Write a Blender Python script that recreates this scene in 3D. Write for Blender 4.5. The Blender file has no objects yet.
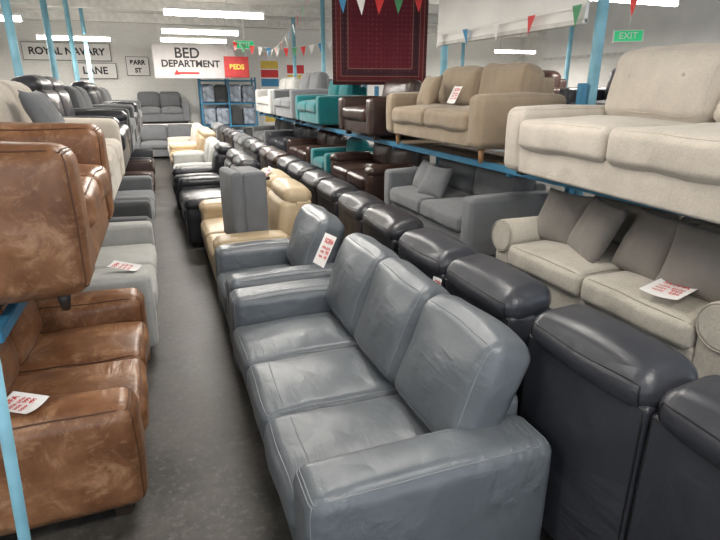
import bpy, bmesh, math, random
from mathutils import Vector, Matrix, Euler, noise
random.seed(7)
sc = bpy.context.scene
sc.view_settings.view_transform = 'Standard'
COL = sc.collection
R = math.radians

# ---------------------------------------------------------------- materials
def newmat(name):
    m = bpy.data.materials.new(name); m.use_nodes = True
    nt = m.node_tree; b = nt.nodes['Principled BSDF']
    return m, nt, b
def N(nt, t, **kw):
    n = nt.nodes.new(t)
    for k, v in kw.items():
        if k in n.inputs: n.inputs[k].default_value = v
        else: setattr(n, k, v)
    return n
def c4(c): return (c[0], c[1], c[2], 1)
def mul(c, k): return tuple(min(1, x*k) for x in c)

def leather(name, c, c2=None, rough=.4, bump=.25, vs=3.0, lo=.35, hi=.65, scuff=None, wr=.3):
    m, nt, b = newmat(name); L = nt.links
    tc = N(nt, 'ShaderNodeTexCoord')
    n1 = N(nt, 'ShaderNodeTexNoise', Scale=vs, Detail=6.0, Roughness=.65)
    rp = N(nt, 'ShaderNodeValToRGB')
    c2 = c2 or mul(c, 1.35)
    rp.color_ramp.elements[0].color = c4(c); rp.color_ramp.elements[0].position = lo
    rp.color_ramp.elements[1].color = c4(c2); rp.color_ramp.elements[1].position = hi
    L.new(tc.outputs['Object'], n1.inputs['Vector']); L.new(n1.outputs['Fac'], rp.inputs['Fac'])
    out = rp.outputs['Color']
    if scuff:
        ns = N(nt, 'ShaderNodeTexNoise', Scale=8.0, Detail=9.0, Roughness=.78, Distortion=.5)
        L.new(tc.outputs['Object'], ns.inputs['Vector'])
        rs = N(nt, 'ShaderNodeValToRGB'); rs.color_ramp.elements[0].position = .50; rs.color_ramp.elements[1].position = .72
        L.new(ns.outputs['Fac'], rs.inputs['Fac'])
        mx = N(nt, 'ShaderNodeMixRGB'); mx.inputs[2].default_value = c4(scuff)
        L.new(rs.outputs['Color'], mx.inputs[0]); L.new(out, mx.inputs[1]); out = mx.outputs[0]
    L.new(out, b.inputs['Base Color'])
    vo = N(nt, 'ShaderNodeTexVoronoi', Scale=260.0)
    n2 = N(nt, 'ShaderNodeTexNoise', Scale=7.0, Detail=3.0, Distortion=.4)
    for q in (vo, n2): L.new(tc.outputs['Object'], q.inputs['Vector'])
    # long, soft stretch creases that fade in and out
    mp = N(nt, 'ShaderNodeMapping'); mp.inputs['Scale'].default_value = (2.2, 9, 9); mp.inputs['Rotation'].default_value = (.3, .5, .5)
    n3 = N(nt, 'ShaderNodeTexNoise', Scale=1.6, Detail=3.0, Distortion=.3)
    L.new(tc.outputs['Object'], mp.inputs['Vector']); L.new(mp.outputs['Vector'], n3.inputs['Vector'])
    n4 = N(nt, 'ShaderNodeTexNoise', Scale=3.3, Detail=1.0); L.new(tc.outputs['Object'], n4.inputs['Vector'])
    ms = N(nt, 'ShaderNodeMapRange'); ms.inputs['From Min'].default_value = .48; ms.inputs['From Max'].default_value = .66
    L.new(n4.outputs['Fac'], ms.inputs['Value'])
    mm = N(nt, 'ShaderNodeMath', operation='MULTIPLY'); L.new(n3.outputs['Fac'], mm.inputs[0]); L.new(ms.outputs['Result'], mm.inputs[1])
    b0 = N(nt, 'ShaderNodeBump', Strength=wr, Distance=.03)
    L.new(mm.outputs[0], b0.inputs['Height'])
    b1 = N(nt, 'ShaderNodeBump', Strength=bump*.5, Distance=.002)
    b2 = N(nt, 'ShaderNodeBump', Strength=bump, Distance=.014)
    L.new(vo.outputs['Distance'], b1.inputs['Height']); L.new(n2.outputs['Fac'], b2.inputs['Height'])
    L.new(b0.outputs['Normal'], b2.inputs['Normal'])
    L.new(b2.outputs['Normal'], b1.inputs['Normal']); L.new(b1.outputs['Normal'], b.inputs['Normal'])
    mr = N(nt, 'ShaderNodeMapRange'); mr.inputs['To Min'].default_value = rough-.06; mr.inputs['To Max'].default_value = rough+.12
    L.new(n1.outputs['Fac'], mr.inputs['Value']); L.new(mr.outputs['Result'], b.inputs['Roughness'])
    return m
def fabric(name, c, rough=.95, s=180.0, var=.15):
    m, nt, b = newmat(name); L = nt.links
    tc = N(nt, 'ShaderNodeTexCoord')
    n1 = N(nt, 'ShaderNodeTexNoise', Scale=s, Detail=3.0)
    n0 = N(nt, 'ShaderNodeTexNoise', Scale=6.0, Detail=3.0)
    mx = N(nt, 'ShaderNodeMath', operation='ADD')
    L.new(tc.outputs['Object'], n1.inputs['Vector']); L.new(tc.outputs['Object'], n0.inputs['Vector'])
    L.new(n1.outputs['Fac'], mx.inputs[0]); L.new(n0.outputs['Fac'], mx.inputs[1])
    hf = N(nt, 'ShaderNodeMath', operation='MULTIPLY'); hf.inputs[1].default_value = .5
    L.new(mx.outputs[0], hf.inputs[0])
    rp = N(nt, 'ShaderNodeValToRGB')
    rp.color_ramp.elements[0].color = c4(mul(c, 1-var)); rp.color_ramp.elements[0].position = .3
    rp.color_ramp.elements[1].color = c4(mul(c, 1+var*.6)); rp.color_ramp.elements[1].position = .7
    L.new(hf.outputs[0], rp.inputs['Fac']); L.new(rp.outputs['Color'], b.inputs['Base Color'])
    b1 = N(nt, 'ShaderNodeBump', Strength=.5, Distance=.003)
    b2 = N(nt, 'ShaderNodeBump', Strength=.5, Distance=.03)
    L.new(n0.outputs['Fac'], b2.inputs['Height']); L.new(b2.outputs['Normal'], b1.inputs['Normal'])
    L.new(n1.outputs['Fac'], b1.inputs['Height']); L.new(b1.outputs['Normal'], b.inputs['Normal'])
    b.inputs['Roughness'].default_value = rough
    b.inputs['Sheen Weight'].default_value = .2
    return m
def plain(name, c, rough=.5, metal=0, var=.12, s=8.0, bump=0.0, em=None, es=0):
    m, nt, b = newmat(name); L = nt.links
    tc = N(nt, 'ShaderNodeTexCoord')
    n1 = N(nt, 'ShaderNodeTexNoise', Scale=s, Detail=5.0)
    L.new(tc.outputs['Object'], n1.inputs['Vector'])
    rp = N(nt, 'ShaderNodeValToRGB')
    rp.color_ramp.elements[0].color = c4(mul(c, 1-var)); rp.color_ramp.elements[0].position = .3
    rp.color_ramp.elements[1].color = c4(mul(c, 1+var)); rp.color_ramp.elements[1].position = .7
    L.new(n1.outputs['Fac'], rp.inputs['Fac']); L.new(rp.outputs['Color'], b.inputs['Base Color'])
    b.inputs['Roughness'].default_value = rough; b.inputs['Metallic'].default_value = metal
    if bump:
        bb = N(nt, 'ShaderNodeBump', Strength=bump, Distance=.01)
        L.new(n1.outputs['Fac'], bb.inputs['Height']); L.new(bb.outputs['Normal'], b.inputs['Normal'])
    if em:
        b.inputs['Emission Color'].default_value = c4(em); b.inputs['Emission Strength'].default_value = es
    return m

M = {}
M['grey']   = leather('grey_leather', (.105,.118,.132), (.128,.142,.157), rough=.32, bump=.3, wr=.45)
M['greyseam'] = plain('grey_thread', (.20,.215,.23), .6)
M['black']  = leather('black_leather', (.018,.018,.022), (.027,.027,.032), rough=.30, bump=.25, wr=.4)
M['blackseam'] = plain('black_piping', (.006,.006,.007), .5)
M['navy']   = leather('charcoal_leather', (.030,.032,.040), (.042,.044,.053), rough=.31, bump=.25, wr=.4)
M['brown']  = leather('distressed_tan_leather', (.125,.050,.021), (.29,.135,.062), rough=.34, bump=.35, vs=3.0, lo=.36, hi=.66, scuff=(.43,.25,.14), wr=.5)
M['brownseam'] = plain('brown_piping', (.09,.035,.015), .5)
M['choc']   = leather('chocolate_leather', (.030,.015,.012), (.045,.024,.018), rough=.30)
M['tan']    = leather('cream_leather', (.46,.35,.215), (.56,.44,.29), rough=.40)
M['tanseam']= plain('cream_piping', (.33,.24,.14), .6)
M['cream']  = fabric('cream_fabric', (.545,.49,.42), s=120., var=.2)
M['cream2'] = fabric('oatmeal_fabric', (.44,.405,.345), var=.25, s=90.)
M['pillow'] = fabric('taupe_velvet', (.20,.18,.16), var=.15)
M['beige']  = fabric('beige_chenille', (.31,.24,.165), var=.22)
M['greyf']  = fabric('grey_fabric', (.15,.156,.165), var=.2)
M['lgrey']  = fabric('light_grey_fabric', (.42,.42,.40), var=.2)
M['dgrey']  = fabric('dark_grey_fabric', (.065,.068,.072), var=.25)
M['teal']   = fabric('teal_velvet', (.0,.12,.13), var=.3)
M['fseam']  = fabric('fabric_piping', (.33,.30,.25))
M['wood']   = plain('beech_wood', (.45,.25,.11), .4, var=.3, s=14)
M['dwood']  = plain('dark_wood', (.03,.018,.012), .4, var=.3)
M['blue']   = plain('blue_painted_steel', (.045,.20,.34), .45, var=.18, s=5)
M['blue2']  = plain('pale_blue_paint', (.20,.43,.53), .55, var=.2, s=5)
M['board']  = plain('chipboard', (.16,.12,.08), .8, var=.3, s=30)
M['white']  = plain('white_paint', (.80,.79,.76), .7, var=.05, s=2.5, bump=.1)
M['ceil']   = plain('ceiling_paint', (.80,.79,.76), .8, var=.08, s=1.5)
M['beam']   = plain('painted_beam', (.60,.59,.56), .7, var=.15)
M['paper']  = plain('paper', (.80,.78,.76), .7, var=.03)
M['banner'] = plain('banner_vinyl', (.58,.55,.55), .6, var=.04)
M['red']    = plain('red_ink', (.60,.03,.03), .6)
M['dred']   = plain('dark_red_board', (.40,.03,.03), .6)
M['blk']    = plain('black_ink', (.02,.02,.02), .6)
M['green']  = plain('exit_green', (.0,.35,.12), .4, em=(.0,.5,.18), es=.5)
M['gblue']  = plain('flag_blue', (.04,.22,.42), .6)
M['ggreen'] = plain('flag_green', (.06,.28,.12), .6)
M['yel']    = plain('flag_yellow', (.7,.5,.08), .6)
M['tube']   = plain('fluorescent_tube', (.9,.9,.9), .4, em=(1,.95,.87), es=26)
M['bag']    = plain('plastic_wrap', (.28,.32,.38), .25, var=.5, s=9, bump=.6)
M['string'] = plain('string', (.7,.7,.68), .8)

def brickmat():
    m, nt, b = newmat('painted_brick'); L = nt.links
    tc = N(nt, 'ShaderNodeTexCoord'); mp = N(nt, 'ShaderNodeMapping')
    mp.inputs['Rotation'].default_value = (R(90), 0, 0)
    br = N(nt, 'ShaderNodeTexBrick', Scale=4.0)
    br.inputs['Color1'].default_value = (.82,.81,.77,1); br.inputs['Color2'].default_value = (.78,.77,.73,1)
    br.inputs['Mortar'].default_value = (.70,.69,.66,1)
    L.new(tc.outputs['Object'], mp.inputs['Vector']); L.new(mp.outputs['Vector'], br.inputs['Vector'])
    L.new(br.outputs['Color'], b.inputs['Base Color']); b.inputs['Roughness'].default_value = .7
    return m
M['brick'] = brickmat()
def floormat():
    m, nt, b = newmat('dark_concrete'); L = nt.links
    tc = N(nt, 'ShaderNodeTexCoord')
    n1 = N(nt, 'ShaderNodeTexNoise', Scale=2.2, Detail=10.0, Roughness=.75)
    n2 = N(nt, 'ShaderNodeTexNoise', Scale=28.0, Detail=6.0, Roughness=.7)
    L.new(tc.outputs['Object'], n1.inputs['Vector']); L.new(tc.outputs['Object'], n2.inputs['Vector'])
    rp = N(nt, 'ShaderNodeValToRGB')
    rp.color_ramp.elements[0].color = (.022,.020,.018,1); rp.color_ramp.elements[0].position = .36
    rp.color_ramp.elements[1].color = (.088,.080,.070,1); rp.color_ramp.elements[1].position = .66
    L.new(n1.outputs['Fac'], rp.inputs['Fac'])
    r2 = N(nt, 'ShaderNodeValToRGB')
    r2.color_ramp.elements[0].position = .52; r2.color_ramp.elements[0].color = (0,0,0,1)
    r2.color_ramp.elements[1].position = .8; r2.color_ramp.elements[1].color = (.8,.8,.8,1)
    L.new(n2.outputs['Fac'], r2.inputs['Fac'])
    mx = N(nt, 'ShaderNodeMixRGB'); mx.inputs[2].default_value = (.16,.15,.135,1)
    L.new(r2.outputs['Color'], mx.inputs[0]); L.new(rp.outputs['Color'], mx.inputs[1])
    L.new(mx.outputs[0], b.inputs['Base Color'])
    mr = N(nt, 'ShaderNodeMapRange'); mr.inputs['To Min'].default_value = .28; mr.inputs['To Max'].default_value = .65
    L.new(n1.outputs['Fac'], mr.inputs['Value']); L.new(mr.outputs['Result'], b.inputs['Roughness'])
    bb = N(nt, 'ShaderNodeBump', Strength=.3, Distance=.01)
    L.new(n1.outputs['Fac'], bb.inputs['Height']); L.new(bb.outputs['Normal'], b.inputs['Normal'])
    return m
M['floor'] = floormat()
def rugmat(W, H):
    m, nt, b = newmat('persian_rug'); L = nt.links
    tc = N(nt, 'ShaderNodeTexCoord'); sp = N(nt, 'ShaderNodeSeparateXYZ')
    L.new(tc.outputs['Object'], sp.inputs[0])
    def ab(o, h):
        a = N(nt, 'ShaderNodeMath', operation='ABSOLUTE'); L.new(o, a.inputs[0])
        s = N(nt, 'ShaderNodeMath', operation='SUBTRACT'); s.inputs[0].default_value = h; L.new(a.outputs[0], s.inputs[1])
        return s.outputs[0]
    mn = N(nt, 'ShaderNodeMath', operation='MINIMUM')
    L.new(ab(sp.outputs['X'], W/2), mn.inputs[0]); L.new(ab(sp.outputs['Z'], H/2), mn.inputs[1])
    rp = N(nt, 'ShaderNodeValToRGB'); cr = rp.color_ramp; cr.interpolation = 'CONSTANT'
    cols = [(0,(.06,.010,.012)),(.05,(.22,.10,.08)),(.062,(.11,.012,.016)),(.12,(.20,.09,.07)),(.132,(.045,.012,.018)),(.23,(.20,.09,.07)),(.245,(.11,.010,.018))]
    cr.elements[0].color = c4(cols[0][1]); cr.elements[1].position = cols[1][0]; cr.elements[1].color = c4(cols[1][1])
    for p, c in cols[2:]:
        e = cr.elements.new(p); e.color = c4(c)
    L.new(mn.outputs[0], rp.inputs['Fac'])
    vo = N(nt, 'ShaderNodeTexVoronoi', Scale=15.0, distance='MANHATTAN', Randomness=0.15)
    L.new(tc.outputs['Object'], vo.inputs['Vector'])
    r2 = N(nt, 'ShaderNodeValToRGB'); r2.color_ramp.interpolation = 'CONSTANT'
    r2.color_ramp.elements[0].color = (.50,.25,.18,1); r2.color_ramp.elements[1].position = .14; r2.color_ramp.elements[1].color = (0,0,0,1)
    e = r2.color_ramp.elements.new(.3); e.color = (.14,.04,.05,1)
    e = r2.color_ramp.elements.new(.42); e.color = (0,0,0,1)
    L.new(vo.outputs['Distance'], r2.inputs['Fac'])
    mx = N(nt, 'ShaderNodeMixRGB', blend_type='ADD'); mx.inputs[0].default_value = .3
    L.new(rp.outputs['Color'], mx.inputs[1]); L.new(r2.outputs['Color'], mx.inputs[2])
    L.new(mx.outputs[0], b.inputs['Base Color']); b.inputs['Roughness'].default_value = .95
    return m

# ---------------------------------------------------------------- mesh helpers
def smap(p, h, r, puff, na, seed):
    u = [p[i]/h[i] for i in range(3)]
    inner = [max(-(h[i]-r), min(h[i]-r, p[i])) for i in range(3)]
    d = Vector([p[i]-inner[i] for i in range(3)])
    if d.length > 1e-9: d = d.normalized()*r
    q = Vector(inner)+d
    for k in range(3):
        i, j = (k+1) % 3, (k+2) % 3
        q[k] += puff[k]*u[k]*(1-u[i]**2)*(1-u[j]**2)
    if na:
        q += Vector(noise.noise_vector(q*4.0+Vector((seed*3.1, seed, 0))))*na
    return q
CACHE = {}
def soft_mesh(size, r, puff=(0,0,0), na=0, seed=0, mid=6, es=4):
    key = ('s', tuple(round(x,4) for x in size), r, puff, na, seed, mid, es)
    if key in CACHE: return CACHE[key]
    h = [s/2 for s in size]; r = min(r, min(h)*.98)
    ax = []
    for k in range(3):
        out = [h[k]-r+r*math.tan(t/es*math.pi/4) for t in range(es+1)]
        L_ = 2*(h[k]-r)
        m = mid if (any(puff) or na) else 1
        ins = [-(h[k]-r)+L_*i/m for i in range(1, m)]
        ax.append([-x for x in reversed(out)]+ins+out)
    vid = {}; verts = []; faces = []
    def v(p):
        kk = tuple(round(x,6) for x in p)
        if kk not in vid:
            vid[kk] = len(verts); verts.append(smap(p, h, r, puff, na, seed))
        return vid[kk]
    for k in range(3):
        i, j = (k+1) % 3, (k+2) % 3
        for sgn in (-1, 1):
            for a in range(len(ax[i])-1):
                for b in range(len(ax[j])-1):
                    q = []
                    for (aa, bb) in ((a,b),(a+1,b),(a+1,b+1),(a,b+1)):
                        p = [0,0,0]; p[k] = sgn*h[k]; p[i] = ax[i][aa]; p[j] = ax[j][bb]; q.append(v(p))
                    if sgn < 0: q.reverse()
                    faces.append(q)
    me = bpy.data.meshes.new('soft'); me.from_pydata([tuple(x) for x in verts], [], faces)
    for p in me.polygons: p.use_smooth = True
    me.update(); CACHE[key] = me
    return me
def with_mat(me, mat, key):
    kk = ('m', me.name, mat.name)
    if kk in CACHE: return CACHE[kk]
    c = me.copy(); c.materials.clear(); c.materials.append(mat); CACHE[kk] = c
    return c
def obj(name, data, loc=(0,0,0), rot=(0,0,0), parent=None):
    o = bpy.data.objects.new(name, data); COL.objects.link(o)
    o.location = loc; o.rotation_euler = rot
    if parent: o.parent = parent
    return o
def empty(name, loc, rotz=0):
    e = bpy.data.objects.new(name, None); COL.objects.link(e)
    e.empty_display_size = .2; e.location = loc; e.rotation_euler = (0,0,rotz)
    return e
def soft(name, size, loc, mat, parent=None, r=.03, puff=(0,0,0), na=0, seed=0, rot=(0,0,0), mid=6, es=4):
    return obj(name, with_mat(soft_mesh(size, r, puff, na, seed, mid, es), mat, None), loc, rot, parent)
def box(name, size, loc, mat, parent=None, rot=(0,0,0), bev=.004):
    key = ('b', tuple(round(s,4) for s in size), mat.name, bev)
    if key not in CACHE:
        bm = bmesh.new(); bmesh.ops.create_cube(bm, size=1)
        for v in bm.verts: v.co = Vector((v.co.x*size[0], v.co.y*size[1], v.co.z*size[2]))
        if bev: bmesh.ops.bevel(bm, geom=bm.edges[:], offset=min(bev, min(size)*.3), segments=2, affect='EDGES')
        me = bpy.data.meshes.new('box'); bm.to_mesh(me); bm.free(); me.materials.append(mat); CACHE[key] = me
    return obj(name, CACHE[key], loc, rot, parent)
def cyl(name, r1, r2, hh, loc, mat, parent=None, rot=(0,0,0), seg=20, bev=0):
    key = ('c', r1, r2, round(hh,4), mat.name, seg, bev)
    if key not in CACHE:
        bm = bmesh.new(); bmesh.ops.create_cone(bm, cap_ends=True, segments=seg, radius1=r1, radius2=r2, depth=hh)
        if bev:
            es = [e for e in bm.edges if abs(e.verts[0].co.z-e.verts[1].co.z) < 1e-6]
            bmesh.ops.bevel(bm, geom=es, offset=bev, segments=4, affect='EDGES')
        me = bpy.data.meshes.new('cyl'); bm.to_mesh(me); bm.free(); me.materials.append(mat)
        for p in me.polygons: p.use_smooth = len(p.vertices) == 4
        CACHE[key] = me
    return obj(name, CACHE[key], loc, rot, parent)
def curve(name, pts, rad, mat, parent=None, loc=(0,0,0), rot=(0,0,0), closed=True, key=None):
    if key and key in CACHE: return obj(name, CACHE[key], loc, rot, parent)
    cu = bpy.data.curves.new(name, 'CURVE'); cu.dimensions = '3D'
    s = cu.splines.new('POLY'); s.points.add(len(pts)-1)
    for i, p in enumerate(pts): s.points[i].co = (p[0], p[1], p[2], 1)
    s.use_cyclic_u = closed; cu.bevel_depth = rad; cu.bevel_resolution = 1; cu.materials.append(mat)
    if key: CACHE[key] = cu
    return obj(name, cu, loc, rot, parent)
def seam(name, size, r, puff, na, seed, axis, sgn, inset, rad, mat, parent, loc, rot):
    key = ('seam', tuple(round(x,4) for x in size), r, puff, na, seed, axis, sgn, inset, mat.name)
    if key in CACHE: return curve(name, None, rad, mat, parent, loc, rot, key=key)
    h = [s/2 for s in size]; r = min(r, min(h)*.98); i, j = (axis+1) % 3, (axis+2) % 3
    a, b = h[i]-inset, h[j]-inset; pts = []
    n = 12
    c = [(-a,-b),(a,-b),(a,b),(-a,b)]
    for k in range(4):
        p0, p1 = c[k], c[(k+1) % 4]
        for t in range(n):
            f = t/n; p = [0,0,0]; p[axis] = sgn*h[axis]
            p[i] = p0[0]+(p1[0]-p0[0])*f; p[j] = p0[1]+(p1[1]-p0[1])*f
            pts.append(smap(p, h, r, puff, na, seed))
    return curve(name, pts, rad, mat, parent, loc, rot, True, key)
def crease(name, size, r, puff, na, seed, axis, sgn, line, rad, mat, parent, loc, rot):
    """stitch line following the surface of a soft block; line = list of (u,v) in -1..1"""
    key = ('cr', tuple(round(x,4) for x in size), r, puff, na, seed, axis, sgn, tuple(line), mat.name)
    if key in CACHE: return curve(name, None, rad, mat, parent, loc, rot, key=key)
    h = [s/2 for s in size]; r = min(r, min(h)*.98); i, j = (axis+1) % 3, (axis+2) % 3; pts = []
    for (a, b), (c, d) in zip(line[:-1], line[1:]):
        for t in range(10):
            f = t/9; p = [0,0,0]; p[axis] = sgn*h[axis]; p[i] = (a+(c-a)*f)*h[i]; p[j] = (b+(d-b)*f)*h[j]
            pts.append(smap(p, h, r, puff, na, seed))
    return curve(name, pts, rad, mat, parent, loc, rot, False, key)

# ---------------------------------------------------------------- sofa builder
def sofa(name, x, y, z, face, W, D, seats, mat, seammat=None, arm='box', aw=.2, ah=.62, sh=.44, bh=.86,
         back='cushion', leg='block', lh=.06, r=.04, ct=.17, na=.006, seamr=.0025, hires=True, tilt=10, legmat=None, lean=0,
         fdrop=.1, cth=.21, cby=.045, cpuff=.04, armend=0.0, bext=0.0, br=.08, stitch=False):
    P = empty(name, (x, y, z), R(-90 if face == 'L' else 90)+lean)
    m = M[mat]; sm = M[seammat] if seammat else m; mid = 8 if hires else 4; es = 4 if hires else 3
    lm = M[legmat] if legmat else M['dwood']
    iw = W-2*aw; bt = .15
    if leg:
        for i, sx in enumerate((-1, 1)):
            for j, sy in enumerate((-1, 1)):
                lx, ly = sx*(W/2-.12), sy*(D/2-.12)
                if leg == 'wood': cyl('leg_%d' % (i*2+j+1), .016, .03, lh, (lx, ly, lh/2), lm, P)
                else: box('leg_%d' % (i*2+j+1), (.07,.07,lh), (lx, ly, lh/2), lm, P)
    bz = sh-ct
    soft('base', (iw+.02, D-.05, bz-lh+.03), (0, -.0, (lh+bz+.03)/2), m, P, r=.02, es=es)
    for i, sx in enumerate((-1, 1)):
        ax = sx*(W/2-aw/2); al = D-armend; ay = -armend/2
        if arm == 'box':
            s = (aw, al, ah-lh); pf = (.012,.008,.018)
            soft('arm_%d' % (i+1), s, (ax, ay, lh+(ah-lh)/2), m, P, r=r, puff=pf, na=na*.7, seed=i, mid=mid, es=es)
            if seammat: seam('arm_seam_%d' % (i+1), s, r, pf, na*.7, i, 2, 1, .012, seamr, sm, P, (ax, ay, lh+(ah-lh)/2), (0,0,0))
            if seammat: seam('arm_front_seam_%d' % (i+1), s, r, pf, na*.7, i, 1, -1, .012, seamr, sm, P, (ax, ay, lh+(ah-lh)/2), (0,0,0))
        elif arm == 'roll':
            rr = aw*.52
            soft('arm_%d' % (i+1), (aw*.78, D-.05, ah-lh-rr*.8), (ax-sx*aw*.08, 0, lh+(ah-lh-rr*.8)/2), m, P, r=.03, puff=(.008,0,0), es=es, mid=mid)
            o = cyl('arm_roll_%d' % (i+1), rr, rr, D-.03, (ax, 0, ah-rr), m, P, rot=(R(90),0,0), seg=28, bev=.02)
            if seammat:
                pts = [((rr-.008)*math.cos(t/24*2*math.pi), -(D-.03)/2+.002, (rr-.008)*math.sin(t/24*2*math.pi)) for t in range(24)]
                curve('arm_piping_%d' % (i+1), pts, .005, sm, P, (ax, 0, ah-rr), key=('rp', rr, D, seammat))
        elif arm == 'pad':
            soft('arm_%d' % (i+1), (aw, al-.04, ah-lh-.08), (ax, ay, lh+(ah-lh-.08)/2), m, P, r=.04, puff=(.012 if aw > .15 else 0,.008,0), na=na*.5, seed=i, mid=mid, es=es)
            s = (aw+(.03 if aw > .15 else 0), D*.70, .14); pf = (.0,.01,.02)
            soft('arm_pad_%d' % (i+1), s, (ax, -D*.14, ah-.07), m, P, r=.065, puff=pf, na=na, seed=i+3, mid=mid, es=es)
            if seammat: seam('arm_pad_seam_%d' % (i+1), s, .065, pf, na, i+3, 2, 1, .02, seamr, sm, P, (ax, -D*.14, ah-.07), (0,0,0))
    sw = iw/seats
    if back in ('cushion', 'tuft'):
        fh = bh-fdrop if back == 'cushion' else bh-.03
        soft('back_frame', (iw+.04, bt, fh-lh), (0, D/2-bt/2-.003, lh+(fh-lh)/2), m, P, r=.04, puff=(0,.01,.01), es=es, mid=mid)
        cd = D-bt-.02
        for k in range(seats):
            cx = -iw/2+sw*(k+.5)
            s = (sw-.004, cd, ct); pf = (0,.014,.04)
            cl = (cx, -D/2+cd/2-.01, sh-ct/2)
            soft('seat_cushion_%d' % (k+1), s, cl, m, P, r=.05, puff=pf, na=na*1.3, seed=k, mid=mid, es=es)
            if seammat: seam('seat_seam_%d' % (k+1), s, .05, pf, na*1.3, k, 2, 1, .012, seamr, sm, P, cl, (0,0,0))
            if stitch: crease('seat_stitch_%d' % (k+1), s, .05, pf, na*1.3, k, 2, 1, [(-.97,-.72),(.97,-.72)], seamr, sm, P, cl, (0,0,0))
            ch = bh-sh+.03; th = cth if back == 'cushion' else .17
            bw = (iw+2*bext)/seats; bx = -(iw+2*bext)/2+bw*(k+.5)
            s = (bw+.004, th, ch); pf = (.008,cpuff,.02)
            lz = (sh-.01+bh+.02)/2
            ly = D/2-bt-th/2+cby
            soft('back_cushion_%d' % (k+1), s, (bx, ly, lz), m, P, r=br, puff=pf, na=na*2.8, seed=k+10, rot=(R(-tilt),0,0), mid=mid, es=es)
            if seammat:
                seam('back_seam_%d' % (k+1), s, br, pf, na*2.8, k+10, 1, -1, .03, seamr, sm, P, (bx, ly, lz), (R(-tilt),0,0))
            if back == 'tuft':
                for a in (-.25, .25):
                    o = cyl('button_%d' % (k*2+(1 if a < 0 else 2)), .014, .010, .012, (bx+a*sw, ly-th/2-.05+.02, lz+.06), sm, P, rot=(R(90),0,0), bev=.003)
    elif back == 'head':
        fh = bh-.11
        for k in range(seats):
            cx = -iw/2+sw*(k+.5)
            s = (sw-.006, .15, fh-lh); pf = (0,.012,0)
            soft('back_panel_%d' % (k+1), s, (cx, D/2-.09, lh+(fh-lh)/2), m, P, r=.022, puff=pf, na=na*.4, seed=k, mid=mid, es=es)
            if seammat: seam('back_panel_seam_%d' % (k+1), s, .022, pf, na*.4, k, 1, 1, .012, seamr*1.6, sm, P, (cx, D/2-.09, lh+(fh-lh)/2), (0,0,0))
            cd = D-.2; s = (sw-.006, cd, ct+.03); pf = (0,.012,.03)
            soft('seat_cushion_%d' % (k+1), s, (cx, -D/2+cd/2-.005, sh-ct/2), m, P, r=.06, puff=pf, na=na, seed=k, mid=mid, es=es)
            if seammat: seam('seat_seam_%d' % (k+1), s, .06, pf, na, k, 2, 1, .02, seamr, sm, P, (cx, -D/2+cd/2-.005, sh-ct/2), (0,0,0))
            s = (sw-.01, .2, bh-sh-.1); pf = (0,.035,.0)
            soft('lumbar_cushion_%d' % (k+1), s, (cx, D/2-.22, (sh+bh-.1)/2), m, P, r=.07, puff=pf, na=na, seed=k+4, mid=mid, es=es, rot=(R(-6),0,0))
            s = (sw-.004, .27, .165); pf = (.0,.015,.026)
            soft('headrest_%d' % (k+1), s, (cx, D/2-.135, bh-.075), m, P, r=.078, puff=pf, na=na*1.6, seed=k+7, mid=mid, es=es, rot=(R(-8),0,0))
            if seammat: 
                seam('headrest_seam_%d' % (k+1), s, .078, pf, na*1.6, k+7, 1, 1, .03, seamr*1.2, sm, P, (cx, D/2-.135, bh-.075), (R(-8),0,0))
    return P

def pillow_mesh(w, h, t, seed=0):
    n = 14; verts = []; faces = []
    for side in (1, -1):
        for i in range(n+1):
            for j in range(n+1):
                u = -1+2*i/n; v = -1+2*j/n
                th = t/2*(max(0, (1-u*u)*(1-v*v)))**.42
                X = w/2*u*(1-.09*(1-v*v)); Z = h/2*v*(1-.09*(1-u*u))
                Y = side*th+.008*noise.noise(Vector((u*2+seed, v*2, side)))
                verts.append((X, Y if th > 0 else 0, Z))
    o = (n+1)**2
    for i in range(n):
        for j in range(n):
            a = i*(n+1)+j; q = [a, a+1, a+n+2, a+n+1]
            faces.append(q[::1] ); faces.append([o+x for x in reversed(q)])
    me = bpy.data.meshes.new('pillow'); me.from_pydata(verts, [], faces)
    bm = bmesh.new(); bm.from_mesh(me); bmesh.ops.remove_doubles(bm, verts=bm.verts, dist=.0004)
    bmesh.ops.recalc_face_normals(bm, faces=bm.faces); bm.to_mesh(me); bm.free()
    for p in me.polygons: p.use_smooth = True
    return me
def pillow(loc, rot, mat, w=.45, h=.45, t=.16, seed=0, name='scatter_cushion'):
    me = pillow_mesh(w, h, t, seed); me.materials.append(M[mat])
    P = empty(name, loc); P.rotation_euler = rot
    return obj('cushion_cover', me, parent=P)

def label(loc, rot, w=.15, h=.21, name='price_label'):
    P = empty(name, loc); P.rotation_euler = rot
    n = 6; verts = []; faces = []
    for i in range(n+1):
        u = i/n-.5
        for v in (-.5, .5): verts.append((u*w, v*h, .012*(u*2)**2))
    for i in range(n): faces.append((2*i, 2*i+2, 2*i+3, 2*i+1))
    me = bpy.data.meshes.new('paper'); me.from_pydata(verts, [], faces); me.materials.append(M['paper'])
    o = obj('paper_sheet', me, parent=P); md = o.modifiers.new('s', 'SOLIDIFY'); md.thickness = .0008
    t = bpy.data.curves.new('t', 'FONT'); t.body = 'SOFA'; t.size = h*.22; t.offset = .001; t.align_x = 'CENTER'; t.materials.append(M['red'])
    obj('heading', t, (0, h*.22, .006), parent=P)
    t = bpy.data.curves.new('t', 'FONT'); t.body = 'suite price\nwas  999\nnow  499'; t.size = h*.15; t.offset = .0006; t.align_x = 'CENTER'; t.materials.append(M['red'])
    obj('print', t, (0, h*.04, .006), parent=P)
    return P

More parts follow.
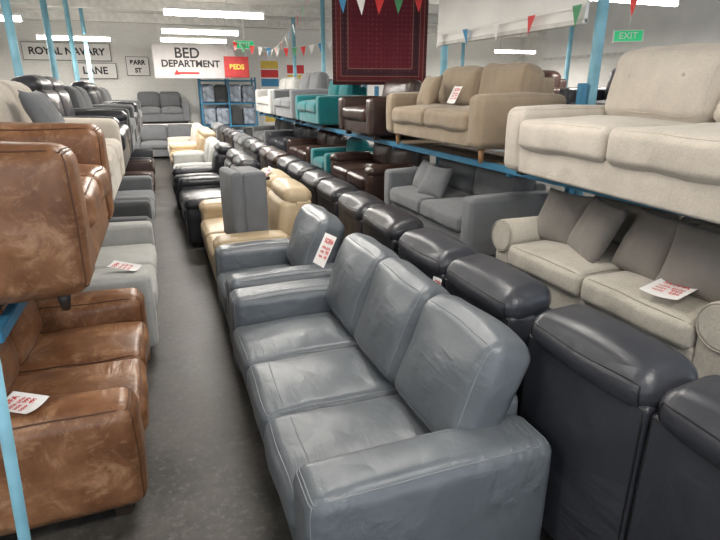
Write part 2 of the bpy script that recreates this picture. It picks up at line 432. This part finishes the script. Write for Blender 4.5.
# ---------------------------------------------------------------- room shell
X0, X1, Y0, Y1, CH = -4.0, 13.0, -3.0, 18.0, 3.75
def slab(name, size, loc, mat): return box(name, size, loc, M[mat], bev=0)
slab('floor', (X1-X0+.4, Y1-Y0+.4, .1), ((X0+X1)/2, (Y0+Y1)/2, -.05), 'floor')
slab('ceiling', (X1-X0+.4, Y1-Y0+.4, .1), ((X0+X1)/2, (Y0+Y1)/2, CH+.05), 'ceil')
slab('wall_back', (X1-X0+.4, .15, CH), ((X0+X1)/2, Y1+.075, CH/2), 'brick')
slab('wall_left', (.15, Y1-Y0, CH), (X0-.075, (Y0+Y1)/2, CH/2), 'white')
slab('wall_right', (.15, Y1-Y0, CH), (X1+.075, (Y0+Y1)/2, CH/2), 'white')
slab('wall_front_sill', (X1-X0, .15, 1.0), ((X0+X1)/2, Y0-.075, .5), 'white')
slab('wall_front_header', (X1-X0, .15, CH-3.2), ((X0+X1)/2, Y0-.075, (CH+3.2)/2), 'white')
for i in range(7):
    xx = X0+.1+i*(X1-X0-.2)/6
    slab('wall_front_pier_%d' % (i+1), (.35, .15, 2.2), (xx, Y0-.075, 2.1), 'white')
for i in range(6):
    xx = X0+.1+(i+.5)*(X1-X0-.2)/6
    P = empty('window_%d' % (i+1), (xx, Y0-.05, 2.1))  # unseen openings behind the camera, added to let cool fill in
    box('mullion', (.05,.05,2.2), (0,0,0), M['white'], P); box('transom', (2.4,.05,.05), (0,0,.4), M['white'], P)
for i, yy in enumerate([2.2, 5.2, 8.0, 11.0, 14.0, 16.6]):
    box('ceiling_beam' , (X1-X0, .18, .22), ((X0+X1)/2, yy, CH-.11), M['beam'])
box('trim_1', (X1-X0, .04, .14), ((X0+X1)/2, Y1-.02, .07), M['beam'])

w = bpy.data.worlds.new('World'); sc.world = w; w.use_nodes = True
w.node_tree.nodes['Background'].inputs[0].default_value = (.72,.85,1,1); w.node_tree.nodes['Background'].inputs[1].default_value = 1.2
ld = bpy.data.lights.new('daylight', 'AREA'); ld.shape = 'RECTANGLE'; ld.size = 15; ld.size_y = 2.1; ld.energy = 170; ld.color = (.78,.88,1)
obj('window_daylight', ld, ((X0+X1)/2, Y0-.3, 2.1), (R(90), 0, 0))  # added fill from behind the camera, for cool soft reflections on the leather

def lamp(x, y, z=2.95, L_=1.55, e=58, rot=0):
    P = empty('fluorescent_light', (x, y, z), rot)
    box('housing', (L_, .07, .04), (0,0,.07), M['white'], P)
    cyl('tube', .034, .034, L_-.06, (0,0,.0), M['tube'], P, rot=(0,R(90),0), seg=12)
    for s in (-1, 1):
        box('lamp_holder_%d' % (1 if s < 0 else 2), (.02,.07,.09), (s*(L_/2-.015),0,.01), M['white'], P)
        cyl('hanger_%d' % (1 if s < 0 else 2), .006, .006, CH-z-.08, (s*L_*.35,0,.08+(CH-z-.08)/2), M['string'], P, seg=8)
    l = bpy.data.lights.new('fl', 'AREA'); l.shape = 'RECTANGLE'; l.size = L_; l.size_y = .09; l.energy = e; l.color = (1,.955,.89)
    obj('light', l, (0,0,-.04), parent=P)
for (x, y, e) in [(1.0,9.3,100),(1.0,12.2,120),(1.0,14.3,75),(1.0,6.2,55),(1.0,3.1,36),(1.2,0.1,40),
               (6.0,6.0,100),(6.0,10.,110),(6.0,2.0,65),(10.6,15.0,120),(10.9,9.2,120),(6.2,14.5,140),(10.5,3.5,90),(-2.7,5.2,70),(-2.7,11.,120),(-2.5,0.5,45),(-1.6,14.6,120)]:
    lamp(x, y, e=e)

# ---------------------------------------------------------------- columns
for i, (x, y) in enumerate([(3.42,.9),(3.42,3.72),(3.42,6.3),(3.42,9.1),(3.42,11.6),(3.42,14.2),
              (-1.42,2.0),(-1.42,4.7),(-1.42,7.3),(-1.42,9.8),(-1.42,12.4),(-1.42,15.),(7.6,5.5),(7.6,9.),(7.6,13.),(7.6,2.)]):
    P = empty('blue_column', (x, y, 0))
    cyl('shaft', .045, .045, CH, (0,0,CH/2), M['blue2'], P, seg=24)
    cyl('base_flange', .1, .08, .05, (0,0,.025), M['blue2'], P, seg=24)
    cyl('capital', .055, .1, .08, (0,0,CH-.04), M['blue2'], P, seg=24)

# ---------------------------------------------------------------- racks
LV = .39
def rack(name, xfs, xb, ys, levels, postH, beamD=.055):
    P = empty(name, (0,0,0)); ya, yb = ys[0], ys[-1]
    for i, y in enumerate(ys):
        box('upright_%d' % (i+1), (.06,.06,postH), (xb, y, postH/2), M['blue'], P)
        for j, z in enumerate(levels):
            xf = xfs[j]
            box('arm_%d_%d' % (i+1, j+1), (abs(xb-xf), .05, beamD-.012), ((xf+xb)/2, y, z-beamD/2-.035), M['blue'], P)
    for j, z in enumerate(levels):
        xf = xfs[j]
        box('front_beam_%d' % (j+1), (.04, yb-ya, beamD), (xf, (ya+yb)/2, z-beamD/2-.0), M['blue'], P)
        box('rear_beam_%d' % (j+1), (.04, yb-ya, beamD), (xb-.05*(1 if xb > xf else -1), (ya+yb)/2, z-beamD/2), M['blue'], P)
        nsl = 6
        for k in range(nsl):
            xx = xf+(xb-xf)*(k+1)/(nsl+1)
            box('deck_board_%d_%d' % (j+1, k+1), (.09, yb-ya, .02), (xx, (ya+yb)/2, z-.012), M['board'], P)
    return P
rack('blue_storage_rack', [2.42,2.66], 3.32, [.5,3.72,6.1,8.3,10.8,13.2,15.4], [LV,1.25], 1.9)
rack('blue_storage_rack', [-.66], -1.30, [2.15,3.7,5.6,7.5,9.4,11.5,13.5], [1.0], 1.5)
rack('blue_storage_rack', [5.0], 5.95, [.5,3.5,6.5,9.5,12.5], [1.25], 1.9)
P = empty('rack_upright_post', (-.545, 1.5, 0)); P.rotation_euler = (R(0), R(3.2), 0)
cyl('post', .016, .016, 1.28, (0,0,.64), M['blue2'], P); cyl('foot', .04,.03,.03,(0,0,.015), M['blue2'], P)
cyl('top_cap', .02,.014,.03,(0,0,1.29), M['blue2'], P)

# ---------------------------------------------------------------- right-hand row (facing aisle)
GK = dict(r=.06, ct=.19, na=.007, tilt=22, fdrop=.26, cth=.22, cby=.08, cpuff=.05, bext=.08, br=.07, stitch=True, seamr=.0028)
sofa('grey_leather_sofa', .79, 2.36, 0, 'L', 2.1, .97, 3, 'grey', 'greyseam', aw=.25, ah=.60, sh=.44, bh=.93, **GK)
GK['bext'] = .03
sofa('grey_leather_armchair', .775, 3.95, 0, 'L', .98, .92, 1, 'grey', 'greyseam', aw=.2, ah=.62, sh=.45, bh=.93, **GK)
sofa('cream_leather_recliner_sofa', .80, 5.47, 0, 'L', 1.95, .95, 2, 'tan', 'tanseam', arm='pad', aw=.26, ah=.62, bh=.98, back='head')
P = empty('grey_fabric_footstool', (.72, 5.02, .49)); P.rotation_euler = (0, 0, R(8))
soft('stool_body', (.22,.46,.64), (0,0,.34), M['greyf'], P, r=.03, puff=(.01,.01,.01)); soft('stool_top', (.10,.48,.66), (-.16,0,.34), M['greyf'], P, r=.04, puff=(.02,0,0))
for a in (-1, 1):
    for b in (-1, 1): cyl('stool_leg', .02,.015,.05,(.13,a*.17,.34+b*.25), M['dwood'], P, rot=(0,R(90),0))
sofa('black_recliner_sofa', .66, 7.5, 0, 'L', 1.9, .98, 2, 'black', 'blackseam', arm='pad', aw=.24, ah=.6, bh=1.0, back='head', hires=False)
sofa('black_recliner_armchair', .60, 9.05, 0, 'L', 1.0, .98, 1, 'black', 'blackseam', arm='pad', aw=.2, ah=.6, bh=1.0, back='head', hires=False)
sofa('light_grey_sofa', .66, 10.65, 0, 'L', 1.95, .95, 2, 'lgrey', None, bh=.92, hires=False)
sofa('cream_leather_recliner_sofa', .64, 12.75, 0, 'L', 1.95, .95, 2, 'tan', None, arm='pad', bh=1.0, back='head', hires=False)
sofa('cream_sofa', .64, 14.8, 0, 'L', 1.9, .95, 2, 'cream', None, bh=.98, hires=False)

# ---------------------------------------------------------------- middle row (backs to the aisle)
mats = ['navy','navy','black','black','black','choc','black','dgrey','black','black','greyf']
yy = 1.04
nm = {'navy':'charcoal','choc':'brown','dgrey':'dark_grey','greyf':'grey','black':'black'}
for k in range(11):
    xo = [1.78,1.79,1.82,1.84,1.85,1.85,1.83,1.81,1.79,1.77,1.75][k]
    sofa(nm[mats[k]]+'_recliner_sofa', xo, yy, 0, 'R', 1.33, .89, 2, mats[k], 'blackseam' if k < 4 else None, arm='pad', aw=.05, ah=.58, bh=1.0, back='head', hires=(k < 3), na=.006, armend=.14)
    yy += 1.36

# ---------------------------------------------------------------- right racks
sofa('oatmeal_fabric_sofa', 2.81, 2.42, LV, 'L', 2.0, .95, 2, 'cream2', 'fseam', arm='roll', aw=.24, ah=.53, sh=.38, bh=.70, back='tuft', leg='block', lh=.04, na=.006, tilt=8, seamr=.004)
sofa('cream_fabric_sofa', 2.80, 2.32, 1.25, 'L', 2.2, .97, 2, 'cream', 'cream', aw=.2, ah=.48, sh=.40, bh=.84, back='tuft', lh=.03, r=.06, tilt=12, ct=.2, na=.01, lean=R(-4.5))
sofa('grey_fabric_sofa', 2.86, 4.80, LV, 'L', 1.95, .9, 2, 'greyf', None, aw=.18, ah=.58, sh=.40, bh=.74, lh=.04)
sofa('beige_chenille_sofa', 2.88, 4.85, 1.25, 'L', 1.98, .88, 2, 'beige', 'beige', aw=.2, ah=.56, sh=.42, bh=.80, leg='wood', lh=.13, legmat='wood', r=.06, na=.01)
sofa('brown_leather_sofa', 2.84, 7.0, LV, 'L', 1.7, .95, 2, 'choc', None, arm='pad', ah=.55, sh=.4, bh=.76, hires=False)
sofa('brown_leather_armchair', 2.86, 6.85, 1.25, 'L', 1.3, .9, 1, 'choc', None, ah=.5, sh=.38, bh=.70, hires=False)
sofa('teal_velvet_sofa', 2.86, 9.3, 1.25, 'L', 1.6, .9, 2, 'teal', None, ah=.5, sh=.4, bh=.74, hires=False)
sofa('teal_velvet_armchair', 2.86, 8.6, LV, 'L', 1.0, .9, 1, 'teal', None, ah=.5, sh=.38, bh=.66, hires=False)
sofa('brown_leather_sofa', 2.86, 10.1, LV, 'L', 1.7, .9, 2, 'choc', None, ah=.5, sh=.38, bh=.68, hires=False)
sofa('grey_fabric_sofa', 2.86, 11.3, 1.25, 'L', 1.9, .9, 2, 'greyf', None, ah=.6, sh=.42, bh=.9, hires=False)
sofa('black_leather_sofa', 2.86, 12.1, LV, 'L', 1.9, .9, 2, 'black', None, ah=.5, sh=.38, bh=.68, hires=False)
sofa('light_grey_sofa', 2.86, 13.5, 1.25, 'L', 1.9, .9, 2, 'lgrey', None, ah=.6, sh=.42, bh=.85, hires=False)
sofa('dark_grey_sofa', 2.86, 14.3, LV, 'L', 1.9, .9, 2, 'dgrey', None, ah=.5, sh=.38, bh=.68, hires=False)
for k, (y, mt) in enumerate([(1.9,'dgrey'),(4.9,'black'),(7.9,'choc'),(10.9,'greyf')]):
    sofa({'dgrey':'dark_grey','black':'black_leather','choc':'brown_leather','greyf':'grey'}[mt]+'_sofa', 5.45, y, 1.25, 'L', 2.3, .9, 2, mt, None, bh=.85, hires=False)

for i, (y, rz) in enumerate([(3.08,8),(2.72,-20),(2.30,-8),(1.90,14)]):
    pillow((2.72-.04*(i % 2), y, LV+.56), Euler((R(-26), 0, R(-90+rz)), 'XYZ'), 'pillow', .46, .42, .17, i, name='taupe_scatter_cushion')
pillow((2.71, 5.33, LV+.55), Euler((R(-24),0,R(-97))), 'greyf', .4,.36,.14, 5, name='grey_scatter_cushion')
pillow((2.65, 4.96, LV+.54), Euler((R(-30),0,R(-72))), 'greyf', .38,.36,.14, 6, name='grey_scatter_cushion')
pillow((2.74, 5.35, 1.83), Euler((R(-22),0,R(-95))), 'beige', .4,.36,.15, 7, name='beige_scatter_cushion')

# ---------------------------------------------------------------- left side
sofa('tan_leather_sofa', -.69, 2.90, 0, 'R', 1.58, .92, 2, 'brown', 'brownseam', aw=.25, ah=.60, sh=.45, bh=.84, r=.07, na=.012, lh=.08, seamr=.004)
sofa('tan_leather_sofa', -.78, 2.92, 1.0, 'R', 1.5, .92, 2, 'brown', 'brownseam', aw=.27, ah=.66, sh=.45, bh=.74, r=.075, na=.012, lh=.08, leg='wood', seamr=.004)
sofa('light_grey_sofa', -.64, 4.68, 0, 'R', 1.8, .92, 2, 'lgrey', None, bh=.86)
sofa('cream_fabric_sofa', -.80, 4.63, 1.0, 'R', 1.8, .9, 2, 'cream', None, aw=.22, ah=.6, bh=.88, r=.07)
pillow((-.72, 4.3, 1.66), Euler((R(-25),0,R(85))), 'greyf', .42,.42,.16, 8, name='charcoal_scatter_cushion')
sofa('dark_grey_armchair', -.66, 6.17, 0, 'R', 1.1, .92, 1, 'dgrey', None, bh=.9)
sofa('black_recliner_sofa', -.80, 6.55, 1.0, 'R', 1.85, .9, 2, 'black', None, arm='pad', ah=.6, bh=.95, back='head', hires=False)
sofa('dark_grey_sofa', -.66, 7.75, 0, 'R', 1.9, .92, 2, 'greyf', None, hires=False)
sofa('grey_fabric_sofa', -.80, 8.5, 1.0, 'R', 1.8, .9, 2, 'dgrey', None, hires=False)
sofa('brown_leather_sofa', -.66, 9.8, 0, 'R', 1.9, .92, 2, 'choc', None, hires=False)
sofa('black_recliner_sofa', -.80, 10.45, 1.0, 'R', 1.8, .9, 2, 'black', None, arm='pad', bh=.95, back='head', hires=False)
sofa('black_leather_sofa', -.66, 11.9, 0, 'R', 1.9, .92, 2, 'black', None, hires=False)
sofa('dark_grey_sofa', -.80, 12.5, 1.0, 'R', 1.8, .9, 2, 'dgrey', None, hires=False)
def crossfacing(*a, **k):
    o = sofa(*a, **k); o.rotation_euler = (0,0,0); return o
crossfacing('grey_fabric_sofa', .2, 16.6, 0, 'L', 1.9, .92, 2, 'greyf', None, hires=False)
crossfacing('pale_grey_loveseat', .1, 17.45, .9, 'L', 1.6, .8, 2, 'greyf', None, hires=False)
P = empty('display_plinth', (.1, 17.5, 0)); box('plinth_body', (1.9,.8,.86), (0,0,.43), M['beam'], P); box('plinth_top', (1.95,.84,.04), (0,0,.88), M['white'], P)
crossfacing('dark_grey_sofa', -2.3, 16.6, 0, 'L', 1.9, .92, 2, 'dgrey', None, hires=False)

# labels
label((.87, 2.98, .92), Euler((R(62), 0, R(-78))), .14, .2)
label((2.47, 1.92, LV+.445), Euler((R(3), 0, R(-75))), .2, .26)
label((-.66, 2.23, .635), Euler((R(2), 0, R(60))), .13, .17)
label((-.35, 3.95, .65), Euler((R(10), 0, R(70))), .14, .2)
label((1.30, 2.35, .84), Euler((R(80), 0, R(-80))), .07, .12)
label((2.72, 4.75, 1.80), Euler((R(60), 0, R(-80))), .12, .18)
label((1.02, 5.75, .98), Euler((R(45), 0, R(-85))), .16, .2)

# ---------------------------------------------------------------- fascia, signs, rug, bunting
P = empty('fascia_panel', (3.30, 5.0, 0))
box('board', (.03, 2.5, CH-2.36), (0, 0, (CH+2.36)/2), M['white'], P); box('edge_trim', (.045, 2.5, .04), (0,0,2.37), M['beam'], P)
box('top_batten', (.04, 2.5, .03), (-.02,0,3.0), M['beam'], P)
P = empty('partition_panel', (9.0, 7.0, 0))
box('board', (.06, 9, 1.2), (0,0,CH-.6), M['white'], P); box('edge_trim', (.08, 9, .05), (0,0,CH-1.2), M['beam'], P)

RW, RH = 1.5, 1.6
P = empty('hanging_persian_rug', (3.34, 8.2, 1.92+RH/2), R(-8))
n = 40; verts = []; faces = []
for i in range(n+1):
    for j in range(9):
        x = (i/n-.5)*RW; z = (j/8-.5)*RH; verts.append((x, .018*math.sin(i/n*19)*(1-j/10), z))
for i in range(n):
    for j in range(8): faces.append((i*9+j, (i+1)*9+j, (i+1)*9+j+1, i*9+j+1))
me = bpy.data.meshes.new('rug'); me.from_pydata(verts, [], faces); me.materials.append(rugmat(RW, RH))
for p in me.polygons: p.use_smooth = True
o = obj('rug_pile', me, parent=P); md = o.modifiers.new('s','SOLIDIFY'); md.thickness = .012
cyl('hanging_rail', .02,.02,RW+.2,(0,0,RH/2+.015), M['dwood'], P, rot=(0,R(90),0))
for s in (-1,1): cyl('rail_rod', .006,.006,CH-(1.92+RH)-.01,(s*.6,0,RH/2+(CH-1.92-RH)/2), M['string'], P, seg=8)

def sign(name, loc, w_, h_, lines, bg='paper', rot=0, frame='blk', fw=.03):
    P = empty(name, loc, rot)
    box('frame', (w_+fw, .03, h_+fw), (0,.01,0), M[frame], P); box('panel', (w_, .03, h_), (0,-.006,0), M[bg], P)
    for (txt, sz, dx, dz, mt) in lines:
        t = bpy.data.curves.new('t','FONT'); t.body = txt; t.size = sz; t.align_x = 'CENTER'; t.align_y = 'CENTER'; t.extrude = .003; t.offset = .007; t.materials.append(M[mt])
        obj('lettering', t, (dx, -.026, dz), (R(90),0,0), P)
    return P
sign('street_sign', (-2.2, 17.94, 2.86), 2.2, .44, [('ROYAL NAVARY', .26, 0, 0, 'blk')])
sign('street_sign', (-1.55, 17.90, 2.36), 1.1, .4, [('LANE', .27, 0, 0, 'blk')])
sign('street_sign', (-.4, 17.94, 2.5), .6, .5, [('BARR', .17, 0, .1, 'blk'),('ST', .17, 0, -.12, 'blk')])
S = sign('department_banner', (1.1, 15.9, 2.56), 2.1, .82, [('BED', .36, -.2, .2, 'blk'),('DEPARTMENT', .24, -.12, -.06, 'blk')], bg='banner', frame='banner')
box('arrow_shaft', (.55,.01,.05), (-.2,-.026,-.29), M['red'], S)
cyl('arrow_head', .09,.09,.01,(-.5,-.026,-.29), M['red'], S, rot=(R(90),0,0), seg=3)
for s in (-1,1): cyl('banner_wire', .006,.006,.78,(s*.9,0,.41+.39), M['string'], S, seg=8)
S = sign('red_sale_sign', (2.12, 15.4, 2.42), .62, .5, [('BEDS', .17, 0, 0, 'yel')], bg='dred', frame='dred')
for s in (-1,1): cyl('sign_wire', .005,.005,CH-2.70,(s*.25,0,.28+(CH-2.70)/2), M['string'], S, seg=8)
def exit_sign(x, y, z, rot=0):
    P = empty('exit_sign', (x,y,z), rot); box('casing', (.5,.06,.2), (0,0,0), M['white'], P); box('face', (.46,.01,.17), (0,-.033,0), M['green'], P)
    t = bpy.data.curves.new('t','FONT'); t.body = 'EXIT'; t.size = .15; t.align_x='CENTER'; t.align_y='CENTER'; t.materials.append(M['paper'])
    obj('lettering', t, (0,-.042,0), (R(90),0,0), P); cyl('stem', .012,.012,CH-z-.1,(0,0,.1+(CH-z-.1)/2), M['white'], P)
exit_sign(2.3, 15.0, 2.95); exit_sign(8.0, 8.0, 2.75, R(-35))

def bunting(p0, p1, sag, n, size, seed=0):
    rnd = random.Random(seed); p0 = Vector(p0); p1 = Vector(p1); d = (p1-p0)
    cols = ['red','paper','gblue','paper','red','ggreen']
    verts = []; faces = []; mi = []
    def pt(t): q = p0+d*t; q.z -= sag*4*t*(1-t); return q
    for i in range(40):
        a, b = pt(i/40), pt((i+1)/40); o = len(verts)
        for q in (a, b):
            for ang in range(3): verts.append(q+Vector((.004*math.cos(ang*2.1), 0, .004*math.sin(ang*2.1))))
        for k in range(3): faces.append((o+k, o+(k+1)%3, o+3+(k+1)%3, o+3+k)); mi.append(0)
    for i in range(n):
        t = (i+.5)/n; hw = size*.33/d.length; a, b, c = pt(t-hw), pt(t+hw), pt(t)
        nrm = Vector((-d.y, d.x, 0)).normalized()*size*.3*rnd.uniform(-1,1)
        c = c-Vector((0,0,size))+nrm; o = len(verts); verts += [a, b, c]; faces.append((o,o+1,o+2)); mi.append(1+(i+seed) % 6)
    me = bpy.data.meshes.new('bunting'); me.from_pydata([tuple(v) for v in verts], [], faces)
    me.materials.append(M['string'])
    for c in cols: me.materials.append(M[c])
    for p, k in zip(me.polygons, mi): p.material_index = k
    P = empty('bunting', p0); o = obj('flag_string', me, parent=P); o.location = -p0
bunting((3.22,6.35,2.48), (3.22,-.5,2.75), .10, 12, .17, 1)
bunting((2.2,7.0,2.98), (3.2,6.35,2.95), .05, 5, .2, 2)
bunting((1.9,14.5,3.0), (4.4,12.5,3.1), .25, 14, .22, 4)
bunting((2.75,15.6,2.9), (2.2,8.0,3.2), .35, 16, .18, 3)

def shelving(x0_, y0_):
    P = empty('blue_shelving_unit', (x0_, y0_, 0))
    for x in (-.8,0,.8):
        for y in (-.3,.3): box('upright', (.05,.05,2.2), (x,y,1.1), M['blue'], P)
    for z in (.15,.8,1.45,2.1): box('shelf', (1.65,.64,.04), (0,0,z), M['blue'], P)
    k = 0
    for z in (.17,.82,1.47):
        for x in (-.6,-.2,.2,.6):
            soft('wrapped_bale', (.36,.5,.5), (x,0,z+.26), M['bag'] if k % 3 else M['dgrey'], P, r=.06, puff=(.01,.01,.02), na=.02, seed=k, mid=4, es=3); k += 1
shelving(2.05, 17.3); shelving(5.6, 17.3)
def poster(x, z, w_, h_, cols):
    P = empty('wall_poster', (x, 17.98, z)); box('sheet', (w_,.01,h_), (0,0,0), M['paper'], P)
    n = len(cols)
    for i, c in enumerate(cols): box('print_%d' % (i+1), (w_*.8,.006,h_*.7/n), (0,-.008,h_*.38-h_*.8*(i+.5)/n), M[c], P)
poster(3.5, 2.35, .7, 1.0, ['yel','red','gblue']); poster(4.35, 2.2, .7, 1.1, ['red','yel','ggreen']); poster(3.6, 1.2, .8, .9, ['gblue','yel'])

# ---------------------------------------------------------------- camera
cam = bpy.data.cameras.new('camera'); cam.sensor_width = 36; cam.lens = 36*530/720; cam.clip_start = .05
co = obj('camera', cam, (0,0,1.85), (R(90-18.8), 0, R(-20.1)))
sc.camera = co
